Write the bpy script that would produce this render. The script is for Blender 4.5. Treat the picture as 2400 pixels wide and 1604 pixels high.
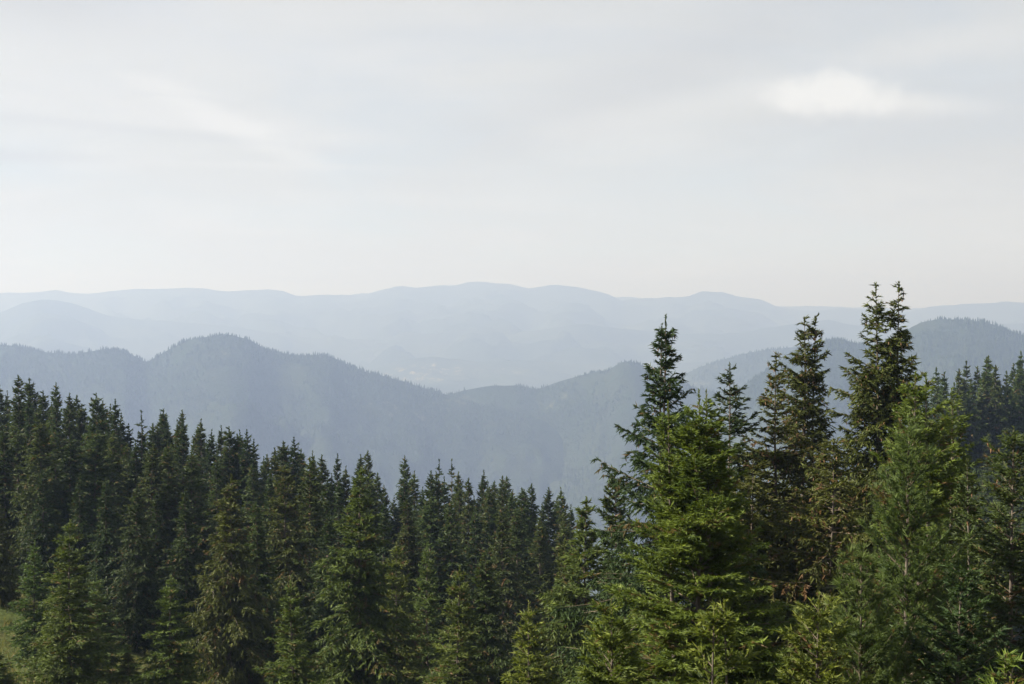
import bpy, math
import numpy as np
from mathutils import Vector

for o in list(bpy.data.objects):
    bpy.data.objects.remove(o, do_unlink=True)
scene = bpy.context.scene
col = scene.collection
R = math.radians

# ------------------------------------------------------------------ camera
FPX, CX, HY = 2800.0, 1200.0, 740.0       # focal length, centre column and horizon row of the 2400 x 1604 photograph
cam_data = bpy.data.cameras.new("camera")
cam_data.sensor_width = 36.0
cam_data.lens = 36.0 * FPX / 2400.0
cam_data.shift_y = -(802.0 - HY) / 2400.0
cam_data.clip_start = 0.1
cam_data.clip_end = 60000.0
cam = bpy.data.objects.new("camera", cam_data)
cam.location = (0, 0, 0)
cam.rotation_euler = (R(90), 0, 0)
col.objects.link(cam)
scene.camera = cam

# ------------------------------------------------------------------ sky, sun, exposure
SUN_EL, SUN_AZ = R(40), R(-94)            # azimuth measured from +Y (the view) towards +X
world = bpy.data.worlds.new("World")
scene.world = world
world.use_nodes = True
wt = world.node_tree
wt.nodes.clear()
def wn(kind, **kw):
    n = wt.nodes.new(kind)
    for k, v in kw.items():
        setattr(n, k, v)
    return n
def wlink(a, b):
    wt.links.new(a, b)
def wmath(op, a, b=None, c=None, clamp=False):
    n = wn("ShaderNodeMath", operation=op)
    n.use_clamp = clamp
    for i, v in enumerate((a, b, c)):
        if v is None:
            continue
        if isinstance(v, (int, float)):
            n.inputs[i].default_value = v
        else:
            wlink(v, n.inputs[i])
    return n.outputs[0]
def wvec(op, a, b=None):
    n = wn("ShaderNodeVectorMath", operation=op)
    for i, v in enumerate((a, b)):
        if v is None:
            continue
        if isinstance(v, tuple):
            n.inputs[i].default_value = v
        else:
            wlink(v, n.inputs[i])
    return n
def wramp(x, lo, hi):
    n = wn("ShaderNodeMapRange", interpolation_type='SMOOTHSTEP')
    n.inputs['From Min'].default_value = lo
    n.inputs['From Max'].default_value = hi
    wlink(x, n.inputs['Value'])
    return n.outputs['Result']
def wnoise(vec, scale, detail=5, rough=0.55, dist=0.0):
    n = wn("ShaderNodeTexNoise")
    n.inputs['Scale'].default_value = scale
    n.inputs['Detail'].default_value = detail
    n.inputs['Roughness'].default_value = rough
    n.inputs['Distortion'].default_value = dist
    wlink(vec, n.inputs['Vector'])
    return n.outputs['Fac']
def wmix(f, a, b):
    n = wn("ShaderNodeMix", data_type='RGBA')
    if isinstance(f, float):
        n.inputs[0].default_value = f
    else:
        wlink(f, n.inputs[0])
    for i, v in ((6, a), (7, b)):
        if isinstance(v, tuple):
            n.inputs[i].default_value = v
        else:
            wlink(v, n.inputs[i])
    return n.outputs[2]

sky = wn("ShaderNodeTexSky", sky_type='NISHITA')
sky.sun_disc = False
sky.sun_elevation = SUN_EL
sky.sun_rotation = SUN_AZ
sky.altitude = 1600
sky.air_density = 1.0
sky.dust_density = 1.6
sky.ozone_density = 1.0
tc = wn("ShaderNodeTexCoord")
dirv = wvec('NORMALIZE', tc.outputs['Generated']).outputs[0]
sep = wn("ShaderNodeSeparateXYZ"); wlink(dirv, sep.inputs[0])
# high thin cloud on a flat layer: directions projected on a plane overhead
den = wmath('ADD', wmath('MAXIMUM', sep.outputs['Z'], 0.0), 0.22)
comb = wn("ShaderNodeCombineXYZ")
wlink(wmath('DIVIDE', sep.outputs['X'], den), comb.inputs[0])
wlink(wmath('DIVIDE', sep.outputs['Y'], den), comb.inputs[1])
plane = comb.outputs[0]
bw = wn("ShaderNodeRGBToBW"); wlink(sky.outputs[0], bw.inputs[0])
lum = bw.outputs[0]
def cloud_colour(gain, tint):
    n = wn("ShaderNodeMix", data_type='RGBA', blend_type='MULTIPLY')
    n.inputs[0].default_value = 1.0
    cmb = wn("ShaderNodeCombineColor")
    g = wmath('MULTIPLY', wmath('ADD', wmath('MULTIPLY', lum, 0.22), 4.0), gain)
    for i in range(3):
        wlink(g, cmb.inputs[i])
    wlink(cmb.outputs[0], n.inputs[6])
    n.inputs[7].default_value = tint
    return n.outputs[2]
n_big = wnoise(plane, 1.1, 5, 0.5, 0.8)
n_str = wnoise(wvec('MULTIPLY', plane, (0.9, 1.5, 1.0)).outputs[0], 2.0, 6, 0.55, 0.5)
veil = wmath('ADD', wmath('MULTIPLY', wramp(n_big, 0.30, 0.62), 0.22), 0.78, clamp=True)
base = wmix(veil, sky.outputs[0], cloud_colour(0.94, (0.985, 1.0, 0.985, 1)))
streak = wmath('MULTIPLY', wramp(n_str, 0.45, 0.75), 0.45)
base = wmix(streak, base, cloud_colour(1.06, (1.0, 1.0, 0.99, 1)))
# separate clouds: each at its own direction in the sky
pn = wnoise(dirv, 34.0, 6, 0.62, 0.4)
pn2 = wnoise(dirv, 11.0, 4, 0.5, 0.2)
pn3 = wnoise(wvec('MULTIPLY', dirv, (1.0, 1.0, 5.0)).outputs[0], 9.0, 6, 0.6, 0.6)
rag_fine = wmath('MULTIPLY', wmath('SUBTRACT', pn, 0.5), 1.5)
rag_wide = wmath('MULTIPLY', wmath('SUBTRACT', pn2, 0.5), 0.9)
rag_streak = wmath('MULTIPLY', wmath('SUBTRACT', pn3, 0.5), 2.2)
def puff(px, py, ru, rv, soft, tilt=0.0, streaky=False):
    c = Vector((px - CX, FPX, HY - py)).normalized()
    side = Vector((c.y, -c.x, 0)).normalized()
    up = side.cross(c).normalized()
    s2 = side * math.cos(tilt) + up * math.sin(tilt)
    u2 = up * math.cos(tilt) - side * math.sin(tilt)
    def dot(v):
        return wvec('DOT_PRODUCT', dirv, tuple(v)).outputs['Value']
    a = wmath('DIVIDE', dot(s2), ru / FPX)
    b = wmath('DIVIDE', dot(u2), rv / FPX)
    d = wmath('SQRT', wmath('ADD', wmath('MULTIPLY', a, a), wmath('MULTIPLY', b, b)))
    for k in ((rag_streak,) if streaky else (rag_fine, rag_wide)):
        d = wmath('ADD', d, k)
    n = wn("ShaderNodeMapRange", interpolation_type='SMOOTHSTEP')
    n.inputs['From Min'].default_value = 1.0 + soft
    n.inputs['From Max'].default_value = 1.0 - soft
    wlink(d, n.inputs['Value'])
    return wmath('MULTIPLY', n.outputs['Result'], wmath('GREATER_THAN', dot(c), 0.5))
WHITE, GREY = (1.0, 0.998, 0.985, 1), (0.97, 0.985, 1.0, 1)
for (px, py, ru, rv, soft, tilt, streaky, amt, gain, tint) in (
        (1500, 190, 420, 70, 0.9, 0.35, True, 0.5, 0.84, GREY),       # grey-blue thinning between the veils
        (2250, 330, 330, 110, 0.9, 0.0, True, 0.55, 0.82, GREY),
        (150, 20, 200, 60, 0.8, 0.0, True, 0.6, 0.82, GREY),
        (500, 110, 620, 120, 1.0, 0.1, True, 0.55, 1.05, WHITE),
        (330, 255, 420, 40, 0.9, -0.08, True, 0.75, 1.03, WHITE),      # long bright lens over the left half
        (560, 300, 190, 26, 0.8, -0.42, True, 0.7, 1.11, WHITE),
        (330, 306, 420, 9, 0.9, -0.06, True, 0.4, 0.86, GREY),         # its grey underside
        (70, 368, 150, 14, 0.9, 0.0, True, 0.7, 0.86, GREY),
        (620, 388, 280, 7, 0.9, 0.0, True, 0.5, 1.04, WHITE),
        (1620, 255, 240, 30, 0.9, 0.12, True, 0.5, 1.03, WHITE),
        (2210, 110, 260, 34, 0.9, 0.12, False, 0.5, 1.04, WHITE),
        (2130, 246, 130, 22, 0.9, -0.1, False, 0.65, 1.12, WHITE),
        (1800, 205, 90, 26, 0.9, 0.1, False, 0.4, 1.08, WHITE),
        (1950, 285, 260, 26, 0.8, 0.0, True, 0.4, 0.9, GREY),
        (1955, 222, 128, 50, 0.5, -0.03, False, 0.92, 1.20, WHITE)):   # the one fair-weather cloud
    base = wmix(wmath('MULTIPLY', puff(px, py, ru, rv, soft, tilt, streaky), amt), base, cloud_colour(gain, tint))
bg = wn("ShaderNodeBackground")
bg.inputs['Strength'].default_value = 0.0500
wlink(base, bg.inputs['Color'])
wout = wn("ShaderNodeOutputWorld")
wlink(bg.outputs[0], wout.inputs['Surface'])

sun_data = bpy.data.lights.new("sun", 'SUN')
sun_data.energy = 5.0
sun_data.angle = R(0.6)
sun_data.color = (1.0, 0.93, 0.80)
sun = bpy.data.objects.new("sun", sun_data)
to_sun = Vector((math.sin(SUN_AZ) * math.cos(SUN_EL), math.cos(SUN_AZ) * math.cos(SUN_EL), math.sin(SUN_EL)))
sun.rotation_euler = to_sun.to_track_quat('Z', 'Y').to_euler()
sun.location = (-60, 10, 80)
col.objects.link(sun)

vs = scene.view_settings
vs.view_transform = 'Standard'
vs.look = 'None'
vs.exposure = 1.74
vs.gamma = 1.0
vs.use_curve_mapping = False
cy = scene.cycles
cy.max_bounces = 2
cy.diffuse_bounces = 1
cy.glossy_bounces = 1
cy.transmission_bounces = 2
cy.transparent_max_bounces = 4
cy.volume_bounces = 0
cy.use_denoising = True
try:
    cy.denoiser = 'OPENIMAGEDENOISE'
    cy.denoising_input_passes = 'RGB_ALBEDO_NORMAL'
    cy.denoising_prefilter = 'ACCURATE'
except Exception:
    pass
HAZE_DENSITY = 3.1e-4
HAZE_COLOUR = (0.224, 0.303, 0.504, 1)          # scatters blue more than red, so near hills turn blue and far ones pale
HAZE_ABSORB = (0.535, 0.44, 0.235, 1)

# ------------------------------------------------------------------ helpers
def mesh_np(name, V, F, mats, attrs=None, smooth=False):
    V = np.ascontiguousarray(V, dtype=np.float32).reshape(-1, 3)
    F = np.ascontiguousarray(F, dtype=np.int32)
    k = F.shape[1]
    me = bpy.data.meshes.new(name)
    me.vertices.add(len(V)); me.vertices.foreach_set('co', V.ravel())
    me.loops.add(F.size); me.loops.foreach_set('vertex_index', F.ravel())
    me.polygons.add(len(F)); me.polygons.foreach_set('loop_start', np.arange(0, F.size, k, dtype=np.int32))
    if smooth:
        me.polygons.foreach_set('use_smooth', np.ones(len(F), dtype=bool))
    for an, av in (attrs or {}).items():
        a = me.attributes.new(an, 'FLOAT', 'POINT')
        a.data.foreach_set('value', np.ascontiguousarray(av, dtype=np.float32))
    me.update(calc_edges=True)
    for m in (mats if isinstance(mats, (list, tuple)) else [mats]):
        me.materials.append(m)
    return me

def link(name, data, parent=None, label=None, cat=None, group=None, kind=None):
    o = bpy.data.objects.new(name, data)
    col.objects.link(o)
    if parent is not None:
        o.parent = parent
    if label: o['label'] = label
    if cat: o['category'] = cat
    if group: o['group'] = group
    if kind: o['kind'] = kind
    return o

class Nodes:
    """Small wrapper that builds a material's node tree."""
    def __init__(self, name):
        self.m = bpy.data.materials.new(name)
        self.m.use_nodes = True
        self.t = self.m.node_tree
        self.t.nodes.clear()
        self.out = self.t.nodes.new("ShaderNodeOutputMaterial")
    def n(self, kind, ins=None, **kw):
        nd = self.t.nodes.new(kind)
        for k, v in kw.items():
            setattr(nd, k, v)
        for k, v in (ins or {}).items():
            if isinstance(v, bpy.types.NodeSocket):
                self.t.links.new(v, nd.inputs[k])
            else:
                nd.inputs[k].default_value = v
        return nd
    def mix(self, f, a, b, blend='MIX'):
        return self.n("ShaderNodeMix", {0: f, 6: a, 7: b}, data_type='RGBA', blend_type=blend).outputs[2]
    def noise(self, scale, detail=4, rough=0.55, vec=None, dist=0.0):
        ins = {'Scale': scale, 'Detail': detail, 'Roughness': rough, 'Distortion': dist}
        if vec is not None: ins['Vector'] = vec
        return self.n("ShaderNodeTexNoise", ins).outputs['Fac']
    def ramp(self, x, lo, hi, a=0.0, b=1.0):
        return self.n("ShaderNodeMapRange", {'Value': x, 'From Min': lo, 'From Max': hi, 'To Min': a, 'To Max': b}, interpolation_type='SMOOTHSTEP').outputs['Result']
    def math(self, op, a, b=0.0):
        return self.n("ShaderNodeMath", {0: a, 1: b}, operation=op).outputs[0]
    def surface(self, sh):
        self.t.links.new(sh, self.out.inputs['Surface'])

def foliage_material(name, old, new, brown=(0.09, 0.055, 0.02), brown_amt=0.12, trans=0.32, vary=0.22):
    N = Nodes(name)
    age = N.n("ShaderNodeAttribute", attribute_name="age").outputs['Fac']
    tw = N.n("ShaderNodeAttribute", attribute_name="tone").outputs['Fac']
    c = N.mix(age, old + (1,), new + (1,))
    oi = N.n("ShaderNodeObjectInfo").outputs['Random']
    c = N.mix(N.ramp(tw, 1.0 - brown_amt, 1.0), c, brown + (1,))
    val = N.math('ADD', N.math('MULTIPLY', oi, 2 * vary), 1.0 - vary)
    hue = N.math('ADD', N.math('MULTIPLY', N.math('FRACT', N.math('MULTIPLY', oi, 7.31)), 0.030), 0.485)
    hsv = N.n("ShaderNodeHueSaturation", {'Hue': hue, 'Saturation': 0.97, 'Value': val, 'Fac': 1.0, 'Color': c}).outputs[0]
    pr = N.n("ShaderNodeBsdfPrincipled", {'Base Color': hsv, 'Roughness': 0.58, 'Specular IOR Level': 0.16})
    tl = N.n("ShaderNodeBsdfTranslucent", {'Color': N.mix(0.5, hsv, (new[0] * 1.1, new[1] * 1.2, new[2] * 0.7, 1))})
    mx = N.n("ShaderNodeMixShader", {0: trans, 1: pr.outputs[0], 2: tl.outputs[0]})
    N.surface(mx.outputs[0])
    return N.m

def bark_material(name, a, b):
    N = Nodes(name)
    f = N.noise(7.0, 5, 0.6)
    c = N.mix(N.ramp(f, 0.35, 0.65), a + (1,), b + (1,))
    bump = N.n("ShaderNodeBump", {'Height': f, 'Strength': 0.6, 'Distance': 0.03}).outputs[0]
    N.surface(N.n("ShaderNodeBsdfPrincipled", {'Base Color': c, 'Roughness': 0.9, 'Normal': bump}).outputs[0])
    return N.m

M = {}
M['bark'] = bark_material("spruce_bark", (0.050, 0.038, 0.030), (0.10, 0.082, 0.066))
M['twig'] = bark_material("spruce_twig", (0.055, 0.040, 0.024), (0.10, 0.078, 0.052))
M['dead'] = bark_material("dead_twig", (0.16, 0.145, 0.13), (0.26, 0.24, 0.22))
M['young'] = foliage_material("young_spruce_needles", (0.028, 0.049, 0.010), (0.135, 0.168, 0.022), brown_amt=0.03, trans=0.30, vary=0.08)
M['mature'] = foliage_material("mature_spruce_needles", (0.019, 0.033, 0.010), (0.060, 0.082, 0.017), brown_amt=0.06, trans=0.26)
M['olive'] = foliage_material("olive_spruce_needles", (0.023, 0.032, 0.008), (0.080, 0.092, 0.016), brown_amt=0.10, trans=0.26, vary=0.10)
M['dark'] = foliage_material("dark_spruce_needles", (0.015, 0.028, 0.009), (0.042, 0.064, 0.016), brown_amt=0.04, trans=0.25, vary=0.12)
M['lit_look'] = foliage_material("lit_look_spruce_needles", (0.028, 0.046, 0.012), (0.098, 0.124, 0.022), brown_amt=0.04, trans=0.28, vary=0.12)  # brighter than the mature needles: the front trees' sunlit look put into the colour
M['pine'] = foliage_material("pine_needles", (0.026, 0.048, 0.014), (0.092, 0.132, 0.030), brown_amt=0.03, trans=0.28, vary=0.05)
def cone_material():
    N = Nodes("spruce_cone")
    c = N.mix(N.noise(9.0, 2), (0.085, 0.045, 0.02, 1), (0.16, 0.085, 0.035, 1))
    N.surface(N.n("ShaderNodeBsdfPrincipled", {'Base Color': c, 'Roughness': 0.7}).outputs[0])
    return N.m
M['cone'] = cone_material()

def ground_material():
    N = Nodes("mountain_turf")
    tcn = N.n("ShaderNodeTexCoord").outputs['Object']
    a = N.noise(0.09, 5, 0.6, tcn)
    b = N.noise(1.7, 6, 0.65, tcn)
    c = N.mix(N.ramp(a, 0.42, 0.60), (0.060, 0.078, 0.018, 1), (0.14, 0.105, 0.045, 1))
    c = N.mix(N.ramp(b, 0.30, 0.75), (0.038, 0.052, 0.014, 1), c)
    bump = N.n("ShaderNodeBump", {'Height': N.noise(3.0, 6, 0.7, tcn), 'Strength': 0.9, 'Distance': 0.25}).outputs[0]
    N.surface(N.n("ShaderNodeBsdfPrincipled", {'Base Color': c, 'Roughness': 0.95, 'Normal': bump, 'Specular IOR Level': 0.1}).outputs[0])
    return N.m
M['turf'] = ground_material()

def hill_material(name, scale, field, wood=(0.022, 0.038, 0.018), meadow=(0.16, 0.155, 0.095)):
    """Wooded slope: dark forest floor, broadleaf patches and a little pale meadow where `field` is large."""
    N = Nodes(name)
    p = N.n("ShaderNodeTexCoord").outputs['Object']
    a = N.noise(scale, 6, 0.62, p)
    b = N.noise(scale * 9, 4, 0.6, p)
    c = N.mix(N.ramp(a, 0.40, 0.66), wood + (1,), (wood[0] * 1.9, wood[1] * 1.7, wood[2] * 1.6, 1))
    c = N.mix(N.ramp(b, 0.35, 0.7, 0.0, 0.5), c, (0.018, 0.030, 0.014, 1))
    fa = N.n("ShaderNodeAttribute", attribute_name="meadow").outputs['Fac']
    f2 = N.math('MULTIPLY', fa, N.ramp(N.noise(scale * 18, 6, 0.75, p), 0.52, 0.60))
    c = N.mix(N.math('MULTIPLY', f2, field), c, meadow + (1,))
    bump = N.n("ShaderNodeBump", {'Height': N.noise(scale * 30, 4, 0.7, p), 'Strength': 1.0, 'Distance': 10.0}).outputs[0]
    N.surface(N.n("ShaderNodeBsdfPrincipled", {'Base Color': c, 'Roughness': 1.0, 'Specular IOR Level': 0.0, 'Normal': bump}).outputs[0])
    return N.m

# ------------------------------------------------------------------ value noise for terrain
_rs = np.random.default_rng(7)
_TAB = _rs.random((256, 256))
def vnoise(x, y):
    xi = np.floor(x).astype(int); yi = np.floor(y).astype(int)
    fx = x - xi; fy = y - yi
    fx = fx * fx * fx * (fx * (fx * 6 - 15) + 10); fy = fy * fy * fy * (fy * (fy * 6 - 15) + 10)
    g = lambda i, j: _TAB[(xi + i) % 256, (yi + j) % 256]
    return (g(0, 0) * (1 - fx) + g(1, 0) * fx) * (1 - fy) + (g(0, 1) * (1 - fx) + g(1, 1) * fx) * fy
def fbm(x, y, oct=5, ridged=False):
    s = 0; a = 1.0; tot = 0
    for i in range(oct):
        v = vnoise(x * 2 ** i + 17.3 * i, y * 2 ** i + 5.7 * i)
        v = 1 - abs(2 * v - 1) if ridged else v
        s = s + a * v; tot += a; a *= 0.5
    return s / tot

def ss(x, a, b):
    t = np.clip((x - a) / (b - a), 0, 1)
    return t * t * (3 - 2 * t)

VALLEY = -640.0
def ground_z(x, y):
    """Height of the near hillside: falls away from the viewpoint, tilts down to the right, a wooded spur far right."""
    x = np.asarray(x, float); y = np.asarray(y, float)
    d = np.maximum(y, 0.0)
    z = -7.0 - 0.26 * d
    z = z + (5.3 + 0.26 * d) * (1 - ss(d, 1.0, 15.0))
    z = z - 0.20 * np.clip(x, -90, 0) * ss(d, 10, 45) - 0.012 * np.maximum(x, 0)
    z = z + 3.6 * np.exp(-(((x + 36) / 11) ** 2 + ((y - 74) / 13) ** 2))
    over = np.maximum(d - 145, 0)
    z = z - 0.0011 * over ** 2
    spur = 44.0 * np.exp(-(((x - 105) / 52) ** 2 + ((y - 222) / 46) ** 2))
    z = z + spur
    z = z + (fbm(x * 0.06 + 40, y * 0.06 + 40, 4) - 0.5) * 1.6
    return np.maximum(z, VALLEY)

def top_at(px, py, Y):
    return (px - CX) / FPX * Y, Y, (HY - py) / FPX * Y

# ------------------------------------------------------------------ ground sheet
ys = np.concatenate([np.linspace(-60, 0, 13)[:-1], np.linspace(0, 150, 71)[:-1], np.linspace(150, 420, 41)[:-1], np.geomspace(420, 14000, 60)])
us = np.linspace(-1, 1, 91)
gx = np.array([us * (70 + 1.05 * max(y, 0)) for y in ys]); gy = np.repeat(ys[:, None], len(us), 1)
gz = ground_z(gx, gy)
nr, nc = gx.shape
idx = np.arange(nr * nc).reshape(nr, nc)
quads = np.stack([idx[:-1, :-1], idx[:-1, 1:], idx[1:, 1:], idx[1:, :-1]], -1).reshape(-1, 4)
me = mesh_np("ground", np.stack([gx, gy, gz], -1), quads, M['turf'], smooth=True)
link("ground", me, label="grassy mountain slope falling away under the spruces", kind='structure')

# ------------------------------------------------------------------ hills behind: crest lines in photo pixels, each at its own distance
def S(pts):                                    # crest columns were read off a 2346-wide view
    return [(x / 0.9775, y) for x, y in pts]
HILLS = {}
def hill(name, label, crest, Yc, front, back, depth_f, depth_b, seed, mat, px0, px1, gully=60.0, rough=6.0, cols=270, meadow_fn=None, yc_wave=0.0):
    cx, cyv = np.array(crest).T
    def crest_of(px):
        return np.interp(px, cx, cyv)
    def yc_of(px):
        return Yc + yc_wave * (fbm(px / 500.0 + seed, px * 0 + seed * 1.7, 3) - 0.5) * 2
    def H(px, Y):
        Ycx = yc_of(px)
        zc = (HY - crest_of(px) - 7.0 * (fbm(px / 45.0 + seed, px * 0 + seed, 3) - 0.5)) / FPX * Ycx
        d = Ycx - Y
        x = (px - CX) / FPX * Y
        f = np.where(d > 0, d * front * (1 - 0.22 * np.exp(-np.maximum(d, 0) / 220.0)), -d * back)
        away = ss(np.abs(d), 10, 420)
        g = np.minimum(fbm((x + 0.7 * Y) / 430.0 + seed, (Y - 0.5 * x) / 520.0 + seed * 2.3, 5, True) - 0.86, 0) * 1.25 * gully * away
        r = (fbm(x / 70.0 + seed, Y / 70.0, 4) - 0.5) * rough * (0.25 + 0.75 * away)
        return np.maximum(zc - f + g + r, VALLEY - 15)
    pxs = np.linspace(px0, px1, cols)
    k = np.linspace(0, 1, 46)
    rows = np.concatenate([-depth_f * k[::-1] ** 1.5, depth_b * np.linspace(0, 1, 16)[1:] ** 1.4])
    P, D = np.meshgrid(pxs, rows)
    Yg = yc_of(P) + D
    Z = H(P, Yg)
    X = (P - CX) / FPX * Yg
    ii = np.arange(P.size).reshape(P.shape)
    q = np.stack([ii[:-1, :-1], ii[:-1, 1:], ii[1:, 1:], ii[1:, :-1]], -1).reshape(-1, 4)
    mv = meadow_fn(P, Yg, Z).ravel() if meadow_fn else np.zeros(P.size)
    me = mesh_np(name, np.stack([X, Yg, Z], -1), q, mat, {'meadow': mv}, smooth=True)
    link(name, me, label=label, kind='structure')
    HILLS[label] = dict(H=H, yc=yc_of)
    return H, yc_of

def meadows(spots):
    """Pale clearings: (px, py, half width px, half height py) in photo pixels, turned into slope patches."""
    def fn(P, Y, Z):
        py = HY - Z / Y * FPX
        v = np.zeros_like(P)
        for (a, b, wa, wb) in spots:
            v = np.maximum(v, np.exp(-(((P - a) / wa) ** 2 + ((py - b) / wb) ** 2) * 1.2))
        return np.clip(v * 1.3, 0, 1)
    return fn

mat_near_hill = hill_material("near_wooded_hill", 0.0022, 0.30, wood=(0.014, 0.020, 0.012))
mat_far_hill = hill_material("far_wooded_hill", 0.0011, 0.9, wood=(0.018, 0.025, 0.019))

far_crest = S([(-900, 700), (-500, 690), (-200, 696), (0, 686), (60, 688), (130, 681), (200, 689), (330, 677), (380, 676), (450, 674), (520, 685), (560, 680), (620, 677), (680, 694),
    (740, 692), (800, 691), (850, 687), (880, 678), (910, 673), (950, 673), (990, 669), (1030, 669), (1075, 661), (1100, 663), (1160, 662), (1210, 676), (1265, 666), (1320, 671), (1370, 681),
    (1400, 691), (1425, 705), (1480, 698), (1530, 699), (1580, 696), (1610, 682), (1650, 683), (1700, 697), (1740, 702), (1790, 724), (1840, 727), (1940, 724), (2040, 729), (2080, 731), (2130, 720),
    (2200, 712), (2260, 713), (2310, 708), (2346, 712), (2500, 700), (2800, 715), (3300, 705)])
hill("far_mountains", "pale hazy mountain range along the horizon", far_crest, 10800, 0.16, 0.3, 3400, 900, 3.1, mat_far_hill, -900, 3300, gully=280, rough=10, cols=270, yc_wave=350)
faint = S([(-900, 720), (700, 720), (1300, 712), (1380, 702), (1440, 697), (1500, 703), (1700, 720), (1780, 720), (1850, 716), (1950, 722), (2100, 724), (3300, 715)])
hill("farthest_mountains", "faintest mountain outline showing through the dips of the far range", faint, 12600, 0.2, 0.3, 1500, 600, 5.9, mat_far_hill, -900, 3300, gully=60, cols=260)
cone_crest = S([(-900, 742), (-300, 745), (-60, 748), (0, 735), (50, 712), (90, 702), (130, 702), (170, 712), (240, 738), (330, 750), (420, 756), (600, 775), (700, 790), (900, 800), (1100, 792), (1200, 776), (1260, 770), (1330, 758), (1420, 772), (1560, 784), (1700, 778), (1860, 752), (1900, 748), (1960, 765), (2060, 772), (2300, 760), (2700, 750), (3300, 752)])
hill("foothills", "hazy foothills with a rounded cone below the far range", cone_crest, 8700, 0.17, 0.24, 2400, 900, 8.2, mat_far_hill, -900, 3300, gully=220, rough=10, yc_wave=250)
vil_crest = S([(-900, 900), (500, 890), (700, 880), (850, 866), (900, 850), (960, 838), (1000, 838), (1060, 842), (1110, 850), (1160, 846), (1240, 846), (1330, 856), (1450, 858), (1600, 850), (1750, 842), (2000, 850), (3300, 850)])
mat_valley = hill_material("valley_fields", 0.0011, 0.80, wood=(0.022, 0.030, 0.022), meadow=(0.19, 0.175, 0.12))
hill("valley_hills", "low hills with pale fields in the valley gap", vil_crest, 7400, 0.12, 0.16, 1800, 900, 12.4, mat_valley, -700, 3100, gully=80, rough=8,
     meadow_fn=meadows([(945, 872, 50, 12), (1050, 868, 60, 9), (1010, 858, 40, 7), (1070, 878, 40, 6), (985, 886, 70, 9), (1200, 868, 30, 5)]))
r3 = S([(-200, 980), (1150, 960), (1400, 925), (1500, 905), (1560, 882), (1600, 862), (1650, 846), (1690, 832), (1740, 822), (1800, 816), (1850, 812), (1930, 815), (2050, 822), (2346, 838), (3000, 850)])
hill("wooded_ridge", "pale wooded ridge behind the tall spruces", r3, 5000, 0.33, 0.3, 1900, 500, 21.7, mat_near_hill, 900, 2900, gully=200, cols=220,
     meadow_fn=meadows([(1640, 900, 34, 8), (1605, 893, 20, 5), (1690, 860, 30, 8)]))
r1 = S([(-800, 800), (-300, 830), (0, 808), (40, 812), (100, 826), (170, 829), (240, 819), (285, 822), (335, 849), (370, 831), (420, 801), (470, 788), (530, 786), (565, 794), (600, 814), (630, 824), (680, 836),
        (740, 833), (765, 838), (800, 856), (840, 873), (900, 888), (960, 905), (1010, 922), (1050, 934), (1100, 948), (1200, 975), (1400, 1030), (1800, 1150)])
H1, Y1 = hill("wooded_hill", "blue-grey wooded hill with a rounded summit", r1, 3650, 0.36, 0.35, 1900, 500, 31.2, mat_near_hill, -800, 1500, gully=230, cols=270, yc_wave=120,
     meadow_fn=meadows([(520, 836, 60, 6), (500, 872, 40, 5), (640, 850, 40, 6), (905, 955, 90, 20), (985, 985, 30, 16), (1060, 945, 40, 8)]))
r2 = S([(-200, 1300), (600, 1150), (800, 1040), (900, 985), (960, 955), (1000, 935), (1040, 922), (1080, 912), (1130, 905), (1180, 906), (1230, 912), (1270, 897), (1320, 882), (1370, 872), (1395, 868), (1420, 850),
        (1440, 848), (1460, 852), (1485, 868), (1530, 885), (1580, 905), (1650, 925), (1750, 950), (1900, 985), (2300, 1050), (2900, 1100)])
H2, Y2 = hill("wooded_spur", "wooded spur with a small knoll in the middle distance", r2, 3800, 0.40, 0.35, 1700, 500, 41.9, mat_near_hill, 200, 2700, gully=230, cols=270, yc_wave=120,
     meadow_fn=meadows([(1325, 931, 24, 5), (1085, 940, 34, 8), (1110, 958, 24, 9), (1290, 950, 40, 5)]))
r5 = S([(900, 1300), (1500, 1010), (1700, 905), (1800, 840), (1850, 810), (1890, 798), (1930, 797), (1970, 806), (2010, 812), (2050, 790), (2085, 770), (2110, 757), (2150, 749), (2195, 750), (2215, 748), (2265, 757), (2310, 775),
        (2346, 787), (2450, 800), (2700, 790), (3200, 830)])
H5, Y5 = hill("dark_wooded_hill", "dark blue wooded hill with a double hump", r5, 3350, 0.38, 0.35, 1600, 500, 55.5, mat_near_hill, 1500, 3200, gully=200, cols=220, yc_wave=60)

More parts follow.
